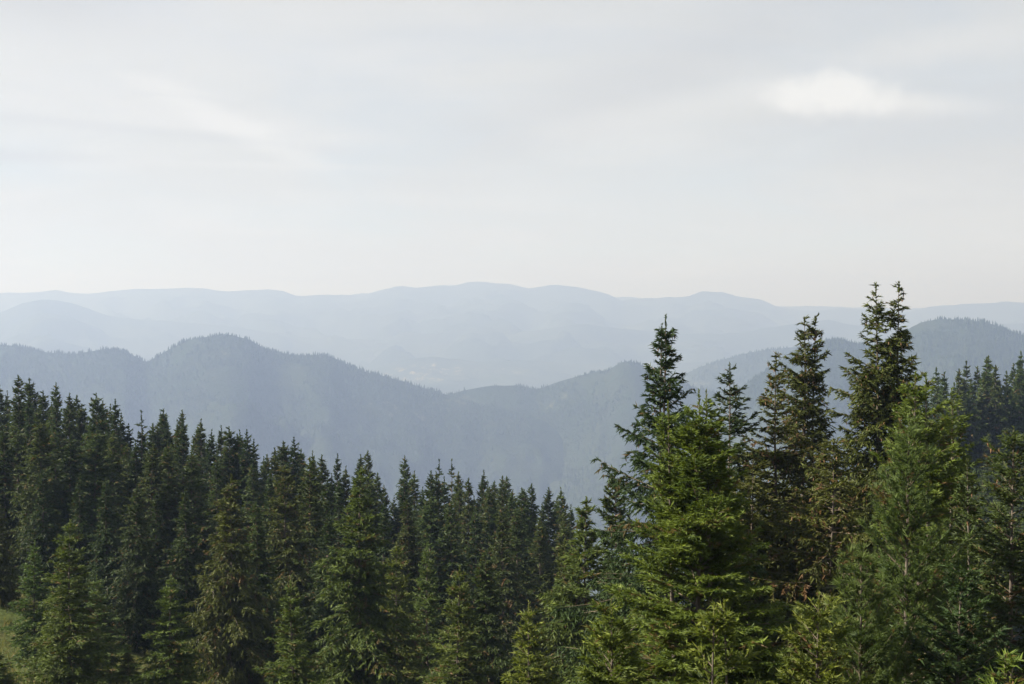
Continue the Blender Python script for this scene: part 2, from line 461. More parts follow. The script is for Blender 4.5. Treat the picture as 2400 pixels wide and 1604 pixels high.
# far woods: each wooded slope carries its own mass of trees
def far_wood_material():
    N = Nodes("far_wood")
    oi = N.n("ShaderNodeObjectInfo").outputs['Random']
    c = N.mix(oi, (0.017, 0.027, 0.014, 1), (0.034, 0.046, 0.020, 1))
    N.surface(N.n("ShaderNodeBsdfPrincipled", {'Base Color': c, 'Roughness': 1.0, 'Specular IOR Level': 0.0}).outputs[0])
    return N.m
M['far_wood'] = far_wood_material()
def far_wood_nodes():
    g = bpy.data.node_groups.new("far_wood", 'GeometryNodeTree')
    g.interface.new_socket("Geometry", in_out='INPUT', socket_type='NodeSocketGeometry')
    g.interface.new_socket("Geometry", in_out='OUTPUT', socket_type='NodeSocketGeometry')
    gi = g.nodes.new('NodeGroupInput'); go = g.nodes.new('NodeGroupOutput')
    jn = g.nodes.new('GeometryNodeJoinGeometry')
    for (r0, r1, dep, z0) in ((0.16, 0.05, 0.45, 0.08), (0.115, 0.0, 0.60, 0.40)):
        c = g.nodes.new('GeometryNodeMeshCone')
        c.fill_type = 'NONE'
        c.inputs['Vertices'].default_value = 6
        c.inputs['Radius Top'].default_value = r1
        c.inputs['Radius Bottom'].default_value = r0
        c.inputs['Depth'].default_value = dep
        tr = g.nodes.new('GeometryNodeTransform')
        tr.inputs['Translation'].default_value = (0, 0, z0)
        g.links.new(c.outputs['Mesh'], tr.inputs['Geometry'])
        g.links.new(tr.outputs[0], jn.inputs[0])
    sm = g.nodes.new('GeometryNodeSetMaterial'); sm.inputs['Material'].default_value = M['far_wood']
    g.links.new(jn.outputs[0], sm.inputs['Geometry'])
    ip = g.nodes.new('GeometryNodeInstanceOnPoints')
    at = g.nodes.new('GeometryNodeInputNamedAttribute'); at.data_type = 'FLOAT'; at.inputs['Name'].default_value = 'tall'
    wd = g.nodes.new('GeometryNodeInputNamedAttribute'); wd.data_type = 'FLOAT'; wd.inputs['Name'].default_value = 'wide'
    cmb = g.nodes.new('ShaderNodeCombineXYZ')
    g.links.new(wd.outputs[0], cmb.inputs[0]); g.links.new(wd.outputs[0], cmb.inputs[1]); g.links.new(at.outputs[0], cmb.inputs[2])
    g.links.new(gi.outputs[0], ip.inputs['Points']); g.links.new(sm.outputs[0], ip.inputs['Instance']); g.links.new(cmb.outputs[0], ip.inputs['Scale'])
    g.links.new(ip.outputs[0], go.inputs[0])
    return g
FWG = far_wood_nodes()
def far_wood(H, yc, px0, px1, depth, n, seed, label, clear):
    r = np.random.default_rng(seed)
    px = r.uniform(px0, px1, n)
    d = depth * r.random(n) ** 1.25
    Y = yc(px) + 45 - d
    Z = H(px, Y)
    x = (px - CX) / FPX * Y
    dens = fbm(x / 160.0 + seed, Y / 160.0, 4)
    py = HY - Z / Y * FPX
    keep = (dens > 0.34) & (Z > VALLEY + 10)
    for (a, b, wa, wb) in clear:
        keep &= ~((np.abs(px - a) < wa) & (np.abs(py - b) < wb) & (r.random(n) < 0.85))
    x, Y, Z = x[keep], Y[keep], Z[keep]
    m = len(x)
    tall = r.uniform(7, 15, m) * (0.75 + 0.5 * fbm(x / 60.0, Y / 60.0 + 9, 3))
    me = bpy.data.meshes.new("far_wood")
    me.vertices.add(m); me.vertices.foreach_set('co', np.stack([x, Y, Z - 0.6], -1).astype(np.float32).ravel())
    for nm, v in (('tall', tall), ('wide', tall * r.uniform(0.75, 1.35, m))):
        a = me.attributes.new(nm, 'FLOAT', 'POINT'); a.data.foreach_set('value', v.astype(np.float32))
    me.materials.append(M['far_wood'])
    o = link("far_wood", me, label=label, cat="forest", kind='stuff')
    md = o.modifiers.new("trees", 'NODES'); md.node_group = FWG
far_wood(H1, Y1, -300, 1250, 1500, 30000, 101, "conifer wood covering the hill with the rounded summit", [(520, 836, 45, 5), (500, 872, 30, 4), (905, 955, 50, 10), (985, 985, 22, 12)])
far_wood(H2, Y2, 850, 2100, 1100, 19000, 102, "conifer wood covering the spur with the small knoll", [(1325, 931, 20, 4), (1085, 940, 26, 6), (1110, 958, 16, 7)])
H3, Y3 = HILLS["pale wooded ridge behind the tall spruces"]['H'], HILLS["pale wooded ridge behind the tall spruces"]['yc']
far_wood(H3, Y3, 1450, 2500, 1000, 13000, 103, "conifer wood on the pale ridge behind the tall spruces", [(1640, 900, 26, 6), (1605, 893, 16, 4)])
far_wood(H5, Y5, 1750, 2600, 900, 11000, 104, "conifer wood covering the dark hill with the double hump", [])

# ------------------------------------------------------------------ spruce builder
def unit(v):
    return v / np.maximum(np.linalg.norm(v, axis=-1, keepdims=True), 1e-9)

def tubes(P, Rad, sides):
    """P: n x k x 3 paths, Rad: n x k radii -> verts, tris."""
    n, k, _ = P.shape
    T = unit(np.gradient(P, axis=1))
    ref = np.where(np.abs(T[..., 2:3]) > 0.9, np.array([1.0, 0, 0]), np.array([0, 0, 1.0]))
    A = unit(np.cross(T, ref)); B = np.cross(T, A)
    ang = np.arange(sides) * 2 * np.pi / sides
    ring = P[:, :, None, :] + Rad[:, :, None, None] * (np.cos(ang)[None, None, :, None] * A[:, :, None, :] + np.sin(ang)[None, None, :, None] * B[:, :, None, :])
    V = ring.reshape(-1, 3)
    i = np.arange(n * k * sides).reshape(n, k, sides)
    j = np.roll(i, -1, axis=2)
    a, b, c, d = i[:, :-1], j[:, :-1], j[:, 1:], i[:, 1:]
    F = np.concatenate([np.stack([a, b, c], -1).reshape(-1, 3), np.stack([a, c, d], -1).reshape(-1, 3)])
    return V, F

def spikes(rng, root, d, ln, w, ntri, spread, age, tone):
    """Needle shoots: ntri slender triangles each, fanned about the shoot direction."""
    N = len(root)
    root = np.repeat(root, ntri, 0); d = np.repeat(d, ntri, 0); ln = np.repeat(ln, ntri); w = np.repeat(w, ntri)
    perp = unit(np.cross(d, rng.normal(size=d.shape)))
    tip = root + (d + rng.normal(size=d.shape) * spread) * ln[:, None] * rng.uniform(0.75, 1.1, len(ln))[:, None]
    back = root - d * (ln * 0.12)[:, None]
    V = np.stack([back + perp * w[:, None] * 0.5, back - perp * w[:, None] * 0.5, tip], 1).reshape(-1, 3)
    return V, np.repeat(np.repeat(age, ntri), 3), np.repeat(np.repeat(tone, ntri), 3)

def grow_spruce(seed, H, Rmax, wsp=0.42, whorl=(4, 7), inter=3, tm=0.7, pw=0.85, clear=0.04, a_top=0.9, a_low=-0.15, droop=0.22, up=0.16, lmin=0.06,
                sec_sp=0.13, sec_f=0.42, sec_cap=0.75, hang=0.25, sh_sp=0.085, sh_len=0.15, sh_w=0.035, ntri=2, spread=0.22, drop=0.0, jag=0.2,
                lead=0.5, zcut=None, cones=0, lump=0.2, vis=None, stem=(0, 0), lean=0.0, dead=0, inter_f=0.66, tier=0.25, top_sp=1.0):
    r = np.random.default_rng(seed)
    hs, az, fac = [], [], []
    y = H - lead
    ph = r.uniform(0, 6.28)
    while y > clear * H:
        n = r.integers(*whorl)
        t = (H - y) / H
        ph += r.uniform(0.3, 1.2)
        for i in range(n):
            if r.random() < drop: continue
            hs.append(y + r.normal() * tier * wsp); az.append(ph + 6.283 * i / n + r.normal() * 0.22); fac.append(r.lognormal(0, jag))
        for i in range(r.poisson(inter * min(1, t * 6 + 0.3))):
            hs.append(y - r.uniform(0, wsp)); az.append(r.uniform(0, 6.283)); fac.append(inter_f * r.lognormal(0, jag))
        y -= wsp * r.uniform(0.7, 1.25) * (top_sp + (1 - top_sp) * float(ss(t, 0.0, 0.25)))
    hs, az, fac = np.array(hs), np.array(az), np.array(fac)
    if zcut is not None:
        k = hs > zcut; hs, az, fac = hs[k], az[k], fac[k]
    t = np.clip((H - hs) / H, 0, 1)
    prof = np.where(t < tm, (t / tm) ** pw, 1 - 0.22 * (t - tm) / (1 - tm + 1e-6))
    l1, l2 = r.uniform(0, 6.28, 2)
    L = (lmin + Rmax * prof) * fac * (1 + lump * np.sin(az * 2 + l1 + hs * 0.9) + lump * 0.7 * np.sin(az + l2 - hs * 1.7))
    L = np.clip(L, 0.08, 1.32 * (lmin + Rmax * prof) + 0.06)
    bend = np.array([lean * np.cos(l1), lean * np.sin(l1)])
    def stem_xy(h):
        q = (h / H)[..., None]
        return np.array(stem) * (0.25 + 0.75 * np.clip(q * 1.6, 0, 1)) + bend * (q ** 2) + 0.05 * np.stack([np.sin(h * 0.55 + l1), np.cos(h * 0.47 + l2)], -1)
    m = ss(t, 0.0, 0.6)
    a = a_top * (1 - m) + a_low * m + r.normal(size=len(t)) * 0.10
    dr = droop * (0.15 + 0.85 * m); u = up * (0.4 + 0.6 * m)
    D = np.stack([np.cos(az), np.sin(az), np.zeros_like(az)], -1)
    B0 = np.concatenate([stem_xy(hs), hs[:, None]], -1)
    hor = 1.0 / np.sqrt(1 + a * a)
    def P(i, s):
        z = a[i] * s - dr[i] * s ** 2 + u[i] * s ** 3
        return B0[i] + D[i] * (L[i] * hor[i] * s)[:, None] + np.array([0, 0, 1.0]) * (L[i] * hor[i] * z)[:, None]
    def Tn(i, s):
        z = a[i] - 2 * dr[i] * s + 3 * u[i] * s ** 2
        return unit(D[i] + np.array([0, 0, 1.0]) * z[:, None])
    nb = len(L)
    # secondary twigs
    ns = np.maximum(2, np.ceil(L / sec_sp * 2)).astype(int)
    bi = np.repeat(np.arange(nb), ns)
    s = r.uniform(0.06, 1.0, len(bi)) ** 0.9
    sd = np.where(r.random(len(bi)) < 0.5, -1.0, 1.0)
    LAT = np.stack([-D[:, 1], D[:, 0], np.zeros(nb)], -1)
    ang = r.uniform(0.7, 1.15, len(bi))
    tb = Tn(bi, s)
    sl = np.minimum(sec_f * L[bi] * (1.05 - s) ** 0.75 + 0.08, sec_cap) * r.uniform(0.6, 1.2, len(bi)) * (0.35 + 0.65 * ss(s, 0.0, 0.25))
    sdir = tb * np.cos(ang)[:, None] + LAT[bi] * (sd * np.sin(ang))[:, None]
    sdir[:, 2] += r.normal(size=len(bi)) * 0.12 + 0.05
    sdir = unit(sdir)
    hg = hang * (0.3 + 0.7 * m[bi]) * r.uniform(0.5, 1.5, len(bi))
    root2 = P(bi, s)
    # shoots on the twigs
    nsh = np.maximum(1, np.ceil(sl / sh_sp * 1.6)).astype(int)
    si = np.repeat(np.arange(len(bi)), nsh)
    v = r.uniform(0.08, 1.0, len(si))
    pos = root2[si] + sdir[si] * (sl[si] * v)[:, None]
    pos[:, 2] -= hg[si] * sl[si] * v ** 1.6
    tang = sdir[si].copy(); tang[:, 2] -= hg[si] * 1.6 * v ** 0.6
    tang = unit(tang)
    lat2 = unit(np.cross(tang, np.array([0, 0, 1.0])))
    sgn = np.where(r.random(len(si)) < 0.5, -1.0, 1.0) * r.uniform(0.2, 1.0, len(si))
    sdv = tang + lat2 * sgn[:, None]
    sdv[:, 2] += r.normal(size=len(si)) * 0.28 - hg[si] * 0.5
    sdv = unit(sdv)
    slen = sh_len * r.uniform(0.6, 1.25, len(si)) * (1.0 - 0.35 * v * 0)
    age = np.clip(0.15 + 0.75 * v * s[bi][si] + r.normal(size=len(si)) * 0.16, 0, 1)
    # shoots on the limbs themselves
    npz = np.maximum(3, np.ceil(L / sh_sp * 1.5)).astype(int)
    pi = np.repeat(np.arange(nb), npz)
    pv = r.uniform(0.12, 1.0, len(pi))
    pr = P(pi, pv); pt = Tn(pi, pv)
    pdv = unit(pt + unit(np.cross(pt, r.normal(size=pt.shape))) * r.uniform(0.2, 0.9, len(pi))[:, None])
    plen = sh_len * r.uniform(0.6, 1.2, len(pi))
    page = np.clip(0.1 + 0.7 * pv + r.normal(size=len(pi)) * 0.15, 0, 1)
    # leader
    nl = int(lead / sh_sp * 5) + 12
    lh = H - lead * r.random(nl) * 1.25
    lp = np.concatenate([stem_xy(lh), lh[:, None]], -1)
    la = r.uniform(0, 6.283, nl)
    ldv = unit(np.stack([np.cos(la), np.sin(la), r.uniform(0.7, 1.6, nl)], -1))
    llen = sh_len * 0.62 * r.uniform(0.6, 1.1, nl)
    root = np.concatenate([pos, pr, lp]); dd = np.concatenate([sdv, pdv, ldv]); ln = np.concatenate([slen, plen, llen])
    ag = np.concatenate([age, page, np.full(nl, 0.8)])
    tn = np.concatenate([np.clip(r.random(nb)[bi][si] * 0.5 + r.random(len(bi))[si] * 0.5, 0, 1), r.random(len(pi)) * 0.9, np.zeros(nl)])
    tn = np.clip((tn - 0.5) * 1.35 + 0.5, 0, 1)
    if zcut is not None:
        k = root[:, 2] > zcut
        root, dd, ln, ag, tn = root[k], dd[k], ln[k], ag[k], tn[k]
    V, A, T = spikes(r, root, dd, ln, sh_w * r.uniform(0.7, 1.3, len(ln)), ntri, spread, ag, tn)
    # wood
    K = 4
    sk = np.linspace(0, 1, K)
    ii = np.repeat(np.arange(nb), K); sv = np.tile(sk, nb)
    PB = P(ii, sv).reshape(nb, K, 3)
    rad = (0.006 + 0.010 * L)[:, None] * (1.05 - sk)[None, :] + 0.002
    BV, BF = tubes(PB, rad, 3)
    hk = np.linspace(0, H, 16)
    TP = np.concatenate([stem_xy(hk), hk[:, None]], -1)[None]
    TR = (0.005 + (H / 120.0) * ((H - hk) / H) ** 0.9)[None]
    TV, TF = tubes(TP, TR, 9)
    out = dict(crown=(V, A, T), branches=(BV, BF), trunk=(TV, TF))
    if dead:
        zz = np.where((t > 0.25) & (t < 0.75))[0]
        if len(zz):
            pick = r.choice(zz, min(dead, len(zz)), replace=False)
            paths = []
            for i in pick:
                q = P(np.full(7, i), np.linspace(0.05, 0.85, 7)); q[:, 2] -= 0.12 + r.uniform(0, 0.3); paths.append(q + np.cumsum(r.normal(size=q.shape) * 0.035, 0))
                for _ in range(4):
                    k0 = r.integers(2, 6); p0 = q[k0]; dv = unit(D[i] * 0.5 + LAT[i] * r.choice([-1, 1]) + np.array([0, 0, r.normal() * 0.3]))
                    paths.append(p0 + dv * np.linspace(0, r.uniform(0.2, 0.6), 7)[:, None] + np.cumsum(r.normal(size=(7, 3)) * 0.012, 0))
            PP = np.array(paths); out['dead'] = tubes(PP, np.tile(np.linspace(0.014, 0.003, 7), (len(PP), 1)), 3)
    if cones:
        w = np.where((v > 0.55) & (t[bi][si] < 0.55) & (t[bi][si] > 0.02))[0]
        wgt = np.exp(-t[bi][si][w] * 4.0); wgt /= wgt.sum()
        pick = r.choice(w, min(cones, len(w)), replace=False, p=wgt)
        c0 = pos[pick] - np.array([0, 0, 0.01])
        lean_c = np.concatenate([r.normal(size=(len(c0), 2)) * 0.15, -np.ones((len(c0), 1))], -1)
        kk = np.array([0, 0.42, 1.0])
        cl = r.uniform(0.10, 0.16, len(c0))
        CP = c0[:, None, :] + unit(lean_c)[:, None, :] * (cl[:, None] * kk[None, :])[..., None]
        CR = np.tile(np.array([0.008, 0.022, 0.004]), (len(c0), 1))
        out['cones'] = tubes(CP, CR, 4)
    return out

def merge_parts(parts):
    res = {}
    for key in ('trunk', 'branches', 'cones', 'dead'):
        Vs, Fs, off = [], [], 0
        for p in parts:
            if key in p:
                Vs.append(p[key][0]); Fs.append(p[key][1] + off); off += len(p[key][0])
        if Vs: res[key] = (np.concatenate(Vs), np.concatenate(Fs))
    res['crown'] = tuple(np.concatenate([p['crown'][i] for p in parts]) for i in range(3))
    return res

TRI = [0]
def tree_meshes(name, parts, foliage):
    """Mesh data of one kind of tree: {part name: (mesh, kind)}"""
    g = merge_parts(parts)
    V, A, T = g['crown']
    F = np.arange(len(V)).reshape(-1, 3)
    TRI[0] += len(F)
    d = {'trunk': (mesh_np(name + "_trunk", *g['trunk'], M['bark'], smooth=True), None),
         'branches': (mesh_np(name + "_branches", *g['branches'], M['twig'], smooth=True), 'stuff'),
         'crown': (mesh_np(name + "_crown", V, F, M[foliage], {'age': A, 'tone': T}), None)}
    if 'cones' in g: d['cones'] = (mesh_np(name + "_cones", *g['cones'], M['cone'], smooth=True), 'stuff')
    if 'dead' in g: d['dead_twigs'] = (mesh_np(name + "_dead_twigs", *g['dead'], M['dead'], smooth=True), 'stuff')
    return d

def plant_tree(name, meshes, loc, rotz, sxy, sz, label, cat="spruce tree", group=None):
    root = link(name, None, label=label, cat=cat, group=group)
    root.location = loc
    root.rotation_euler = (0.014 * math.sin(rotz * 5.3), 0.014 * math.sin(rotz * 3.7), rotz)
    root.scale = (sxy, sxy, sz)
    for pn, (md, kd) in meshes.items():
        link(pn, md, parent=root, kind=kd)
    return root

def place(name, kind, H0, px, py, Y, label, cat="spruce tree", group=None, rot=0.0, width=1.0, sink=0.15):
    """Stand a tree of native height H0 on the hillside at distance Y so that its tip reaches the photo pixel's height."""
    x, y, z = top_at(px, py, Y)
    g = float(ground_z(x, y)) - sink
    h = z - g
    sz = h / H0
    sxy = sz ** 0.6 * width
    return plant_tree(name, kind, (x, y, g), rot, sxy, sz, label, cat, group)

_ONES = "first second third fourth fifth sixth seventh eighth ninth tenth eleventh twelfth thirteenth fourteenth fifteenth sixteenth seventeenth eighteenth nineteenth".split()
_TENS = "twenty thirty forty fifty sixty seventy eighty ninety".split()
_TENTH = "twentieth thirtieth fortieth fiftieth sixtieth seventieth eightieth ninetieth".split()
def ordinal(n):
    if n > 100: return "hundred-and-" + ordinal(n - 100)
    if n == 100: return "hundredth"
    if n < 20: return _ONES[n - 1]
    t, o = divmod(n, 10)
    return _TENTH[t - 2] if o == 0 else _TENS[t - 2] + "-" + _ONES[o - 1]

# ------------------------------------------------------------------ kinds of trees
rg = np.random.default_rng(2024)
STAND = []                                         # tall narrow spruces of the stand, native height 21 m
for i in range(6):
    STAND.append(tree_meshes("stand_spruce", [grow_spruce(300 + i, 21.0, (2.9, 2.3, 3.3, 2.6, 3.0, 2.5)[i], top_sp=0.6, tier=0.5, wsp=0.42, whorl=(4, 6), inter=3.0, tm=0.62, pw=(0.95, 1.05, 0.85, 1.0, 1.05, 0.9)[i], a_top=0.8, a_low=-0.25,
        droop=0.25, up=0.14, sec_sp=0.32, sec_cap=0.8, hang=0.7, sh_sp=0.18, sh_len=0.30, sh_w=0.11, ntri=2, jag=0.24, lump=0.22, lead=0.7, drop=0.08, cones=220 if i % 2 else 90)], ('mature', 'dark', 'mature', 'dark', 'mature', 'mature')[i]))
SPARSE = [tree_meshes("thin_topped_spruce", [grow_spruce(340, 21.0, 2.1, wsp=0.75, whorl=(3, 6), inter=1.2, tm=0.6, pw=0.8, a_top=0.6, a_low=-0.2, droop=0.2, up=0.2, sec_sp=0.25, sec_cap=0.8, hang=0.5, sh_sp=0.16,
        sh_len=0.28, sh_w=0.10, ntri=2, jag=0.3, lump=0.25, lead=0.8, drop=0.18, cones=120)], 'dark')]
FRINGE = []                                         # full-skirted spruces in front of the stand, native height 13 m
for i in range(4):
    FRINGE.append(tree_meshes("fringe_spruce", [grow_spruce(400 + i, 13.0, (2.7, 2.5, 2.9, 2.4)[i], wsp=0.42, whorl=(5, 8), inter=4, tm=(0.75, 0.65, 0.8, 0.7)[i], pw=(0.88, 0.85, 0.95, 0.9)[i], a_top=0.7, a_low=-0.22, droop=0.3, up=0.18,
        sec_sp=0.18, sec_cap=0.75, hang=(0.6, 0.7, 0.4, 0.5)[i], sh_sp=0.125, sh_len=0.23, sh_w=0.070, ntri=2, jag=0.22, lump=0.2, lead=0.45, drop=0.06, cones=(260, 320, 60, 160)[i], dead=(10, 14, 0, 4)[i])], ('olive', 'olive', 'lit_look', 'mature')[i]))
YOUTH = []                                          # dense conical young spruces, native height 8 m
for i in range(3):
    YOUTH.append(tree_meshes("young_spruce", [grow_spruce(450 + i, 8.0, (2.1, 1.9, 1.7)[i], wsp=0.36, whorl=(5, 8), inter=4, tm=0.9, pw=0.9, a_top=0.85, a_low=0.05, droop=0.2, up=0.12,
        sec_sp=0.14, sec_cap=0.6, hang=0.15, sh_sp=0.105, sh_len=0.175, sh_w=0.050, ntri=2, jag=0.16, lump=0.12, lead=0.55, cones=0)], ('lit_look', 'young', 'pine')[i]))
SLOPE = []                                          # small far spruces of the right-hand spur, native height 20 m
for i in range(3):
    SLOPE.append(tree_meshes("slope_spruce", [grow_spruce(480 + i, 20.0, (3.2, 2.8, 3.5)[i], wsp=0.6, whorl=(4, 7), inter=2.5, tm=0.7, pw=1.0, a_top=0.6, a_low=-0.3, sec_sp=0.42, sec_cap=0.8, hang=0.5,
        sh_sp=0.26, sh_len=0.40, sh_w=0.17, ntri=2, jag=0.2, lump=0.18, lead=0.8)], 'mature'))

# ------------------------------------------------------------------ the stand: skyline row, read from the photo (tip px, tip py)
skyline = [(2, 903), (22, 917), (50, 879), (65, 888), (76, 930), (110, 917), (124, 898), (139, 936), (156, 922), (179, 927), (196, 948), (221, 922), (243, 941), (255, 948), (278, 936), (327, 963), (358, 992), (377, 960), (389, 972),
    (420, 961), (436, 984), (461, 1001), (477, 984), (490, 1008), (523, 999), (537, 1001), (558, 1016), (568, 1008), (577, 1006), (594, 1030), (613, 1071), (627, 1066), (644, 1049), (659, 1040), (671, 1035), (685, 1024), (700, 1054),
    (740, 1058), (758, 1067), (786, 1063), (817, 1094), (838, 1065), (863, 1056), (879, 1108), (906, 1138), (950, 1069), (967, 1104), (1002, 1104), (1027, 1077), (1055, 1077), (1069, 1106), (1094, 1121), (1121, 1125), (1138, 1102),
    (1150, 1142), (1165, 1127), (1177, 1115), (1192, 1115), (1199, 1150), (1219, 1142), (1230, 1148), (1251, 1133), (1289, 1142), (1319, 1144), (1338, 1184)]
for i, (px, py) in enumerate(skyline):
    Y = float(rg.uniform(104, 132))
    k = int(rg.integers(0, 6))
    kind = STAND[k]
    lab = f"narrow dark spruce on the forest skyline, {ordinal(i + 1)} tip from the photo's left edge"
    if px == 327:
        kind = SPARSE[0]; lab = "thin ragged spruce tip standing alone in a gap of the forest skyline"
    if px == 863: lab = "narrow spruce rising highest right of the broad sunlit spruce"
    if px in (1027, 1055): kind = SPARSE[0]
    place("spruce_tree", kind, 21.0, px, py, Y, lab, group="spruces along the forest skyline", rot=float(rg.uniform(0, 6.28)), width=float(rg.uniform(0.88, 1.12)))

# the same depth again, a little lower: tips that fill the gaps of the skyline
sx, sy = np.array(skyline).T
fill = sorted((float(p), float(np.interp(p, sx, sy) + rg.uniform(22, 62))) for p in np.linspace(8, 1335, 46) + rg.uniform(-11, 11, 46))
for i, (px, py) in enumerate(fill):
    place("spruce_tree", STAND[int(rg.integers(0, 6))], 21.0, px, py, float(rg.uniform(108, 128)), f"dark spruce tip showing in a notch below the skyline tips, {ordinal(i + 1)} such from the left",
          group="spruces filling the notches of the forest skyline", rot=float(rg.uniform(0, 6.28)), width=float(rg.uniform(0.9, 1.15)))

# second row: lower tips in front of the skyline
second = [(-30, 960), (14, 1000), (48, 1009), (96, 985), (127, 1009), (170, 1020), (219, 1009), (262, 1013), (300, 1040), (312, 1033), (351, 1042), (399, 1042), (445, 1060), (474, 1110), (505, 1075), (600, 1090), (640, 1110), (760, 1120), (800, 1130),
    (905, 1180), (960, 1170), (1010, 1165), (1059, 1175), (1110, 1190), (1180, 1190), (1215, 1200), (1270, 1215), (1320, 1225)]
for i, (px, py) in enumerate(second):
    Y = float(rg.uniform(86, 100))
    k = int(rg.integers(0, 6))
    place("spruce_tree", STAND[k], 21.0, px, py, Y, f"sunlit-sided spruce just below the skyline row, {ordinal(i + 1)} of that row from the left", group="spruces in the row below the skyline",
          rot=float(rg.uniform(0, 6.28)), width=float(rg.uniform(1.0, 1.25)))

# fringe and young trees in front of the stand
fringe = [
    ("fringe", 0, 538, 1112, 68, 1.0, "tall olive spruce with drooping boughs and bare twigs, in front of the stand", "spruce tree"),
    ("fringe", 1, 668, 1090, 78, 1.05, "brownish cone-laden spruce right behind the drooping olive spruce", "spruce tree"),
    ("fringe", 3, 724, 1071, 82, 1.0, "brownish spruce twin-standing beside the cone-laden one in mid-forest", "spruce tree"),
    ("fringe", 2, 840, 1096, 58, 1.05, "broad sunlit spruce, largest tree left of the photo's centre", "spruce tree"),
    ("youth", 0, 159, 1218, 50, 1.0, "pointed young spruce with a thin leader near the grass patch", "spruce tree"),
    ("youth", 2, 82, 1268, 58, 0.95, "bluish young spruce half hidden behind the pointed one by the grass", "spruce tree"),
    ("youth", 2, 231, 1350, 56, 1.15, "bluish young spruce peeping out right of the pointed one", "spruce tree"),
    ("youth", 0, 399, 1350, 50, 0.95, "short bushy spruce in front of the dark forest gap", "spruce tree"),
    ("youth", 0, 688, 1360, 46, 0.9, "short green spruce squeezed between the olive and the broad spruces", "spruce tree"),
    ("youth", 0, 931, 1271, 62, 0.95, "pale young spruce right behind the broad sunlit spruce", "spruce tree"),
    ("youth", 2, 1002, 1271, 66, 0.95, "bluish young spruce in the middle of the forest's lower edge", "spruce tree"),
    ("youth", 0, 1071, 1325, 50, 0.95, "young spruce with a bare pale leader at mid-bottom", "spruce tree"),
    ("fringe", 3, 1134, 1288, 58, 0.9, "dense spruce behind the bare-leader one at mid-bottom", "spruce tree"),
    ("youth", 1, 1242, 1405, 36, 0.9, "bright green young spruce skirt at mid-bottom beside the olive tree", "spruce tree"),
    ("fringe", 2, 1372, 1163, 50, 1.05, "broad olive spruce with a knobbly leader left of the bright young one", "spruce tree"),
    ("fringe", 0, 1318, 1262, 54, 0.8, "ragged spruce shoulder just left of the knobbly-leader tree", "spruce tree"),
    ("fringe", 3, 1452, 1100, 52, 0.85, "dark spruce tucked under the left boughs of the tallest centre spruce", "spruce tree"),
    ("stand", 1, 252, 1120, 76, 1.0, "dark spruce in the shaded gap behind the pointed young spruce", "spruce tree"),
    ("stand", 3, 318, 1135, 72, 1.0, "dark spruce in the middle of the shaded forest gap", "spruce tree"),
    ("stand", 1, 372, 1150, 76, 1.0, "dark spruce behind the short bushy spruce, in the shaded gap", "spruce tree"),
    ("stand", 3, 440, 1145, 74, 1.0, "dark spruce left of the drooping olive spruce", "spruce tree"),
    ("stand", 1, 182, 1110, 78, 1.0, "dark spruce behind the tip of the pointed young spruce", "spruce tree"),
    ("stand", 3, 105, 1100, 80, 1.0, "dark spruce behind the bluish young spruce by the grass", "spruce tree"),
    ("stand", 5, 605, 1175, 72, 1.0, "dark spruce between the drooping olive and the cone-laden spruces", "spruce tree"),
    ("stand", 3, 765, 1200, 70, 1.0, "dark spruce in the gap left of the broad sunlit spruce", "spruce tree"),
    ("youth", 0, 300, 1520, 56, 1.1, "low dark sapling on the shaded floor right of the bluish spruces", "spruce tree"),
    ("youth", 0, -8, 1520, 46, 1.1, "dark little spruce in the bottom left corner below the grass", "spruce tree"),
    ("fringe", 1, -10, 1180, 70, 0.9, "spruce cut by the photo's left edge above the grass", "spruce tree"),
]
for (kd, v, px, py, Y, w, lab, cat) in fringe:
    src, h0 = {"fringe": (FRINGE[v % 4], 13.0), "youth": (YOUTH[v % 3], 8.0), "stand": (STAND[v], 21.0)}[kd]
    place("spruce_tree", src, h0, px, py, Y, lab, cat, rot=float(rg.uniform(0, 6.28)), width=w)

# ------------------------------------------------------------------ right-hand spur
slope_sky = [(2150, 905), (2195, 863), (2219, 873), (2242, 865), (2268, 847), (2286, 859), (2308, 837), (2320, 835), (2329, 856), (2356, 870), (2370, 852), (2386, 842), (2398, 824), (2425, 815)]
slope_sky += [(2172, 912), (2206, 905), (2231, 898), (2255, 890), (2277, 896), (2298, 884), (2315, 880), (2343, 892), (2362, 899), (2378, 884), (2393, 872), (2412, 865)]
slope_sky.sort()
for i, (px, py) in enumerate(slope_sky):
    place("spruce_tree", SLOPE[i % 3], 20.0, px, py, float(rg.uniform(196, 212)), f"small hazy spruce topping the wooded spur at right, {ordinal(i + 1)} tip along its crest", group="spruces along the crest of the right-hand spur",
          rot=float(rg.uniform(0, 6.28)), width=float(rg.uniform(0.9, 1.15)))
spts = []
tries = 0
while len(spts) < 140 and tries < 8000:
    tries += 1
    Y = 128.0 + 68.0 * float(rg.random()) ** 0.6; px = float(rg.uniform(2120, 2440))
    x = (px - CX) / FPX * Y
    if all((x - a) ** 2 + (Y - b) ** 2 > 3.0 ** 2 for a, b, _ in spts):
        spts.append((x, Y, px))
spts.sort(key=lambda q: q[2])
for i, (x, Y, px) in enumerate(spts):
    h = float(rg.uniform(14, 19))
    sz = h / 20.0
    plant_tree("spruce_tree", SLOPE[i % 3], (x, Y, float(ground_z(x, Y)) - 0.2), float(rg.uniform(0, 6.28)), sz ** 0.6 * float(rg.uniform(0.9, 1.2)), sz,
               f"small hazy spruce on the flank below the spur's crest, {ordinal(i + 1)} of these from the left", group="spruces on the flank of the right-hand spur")

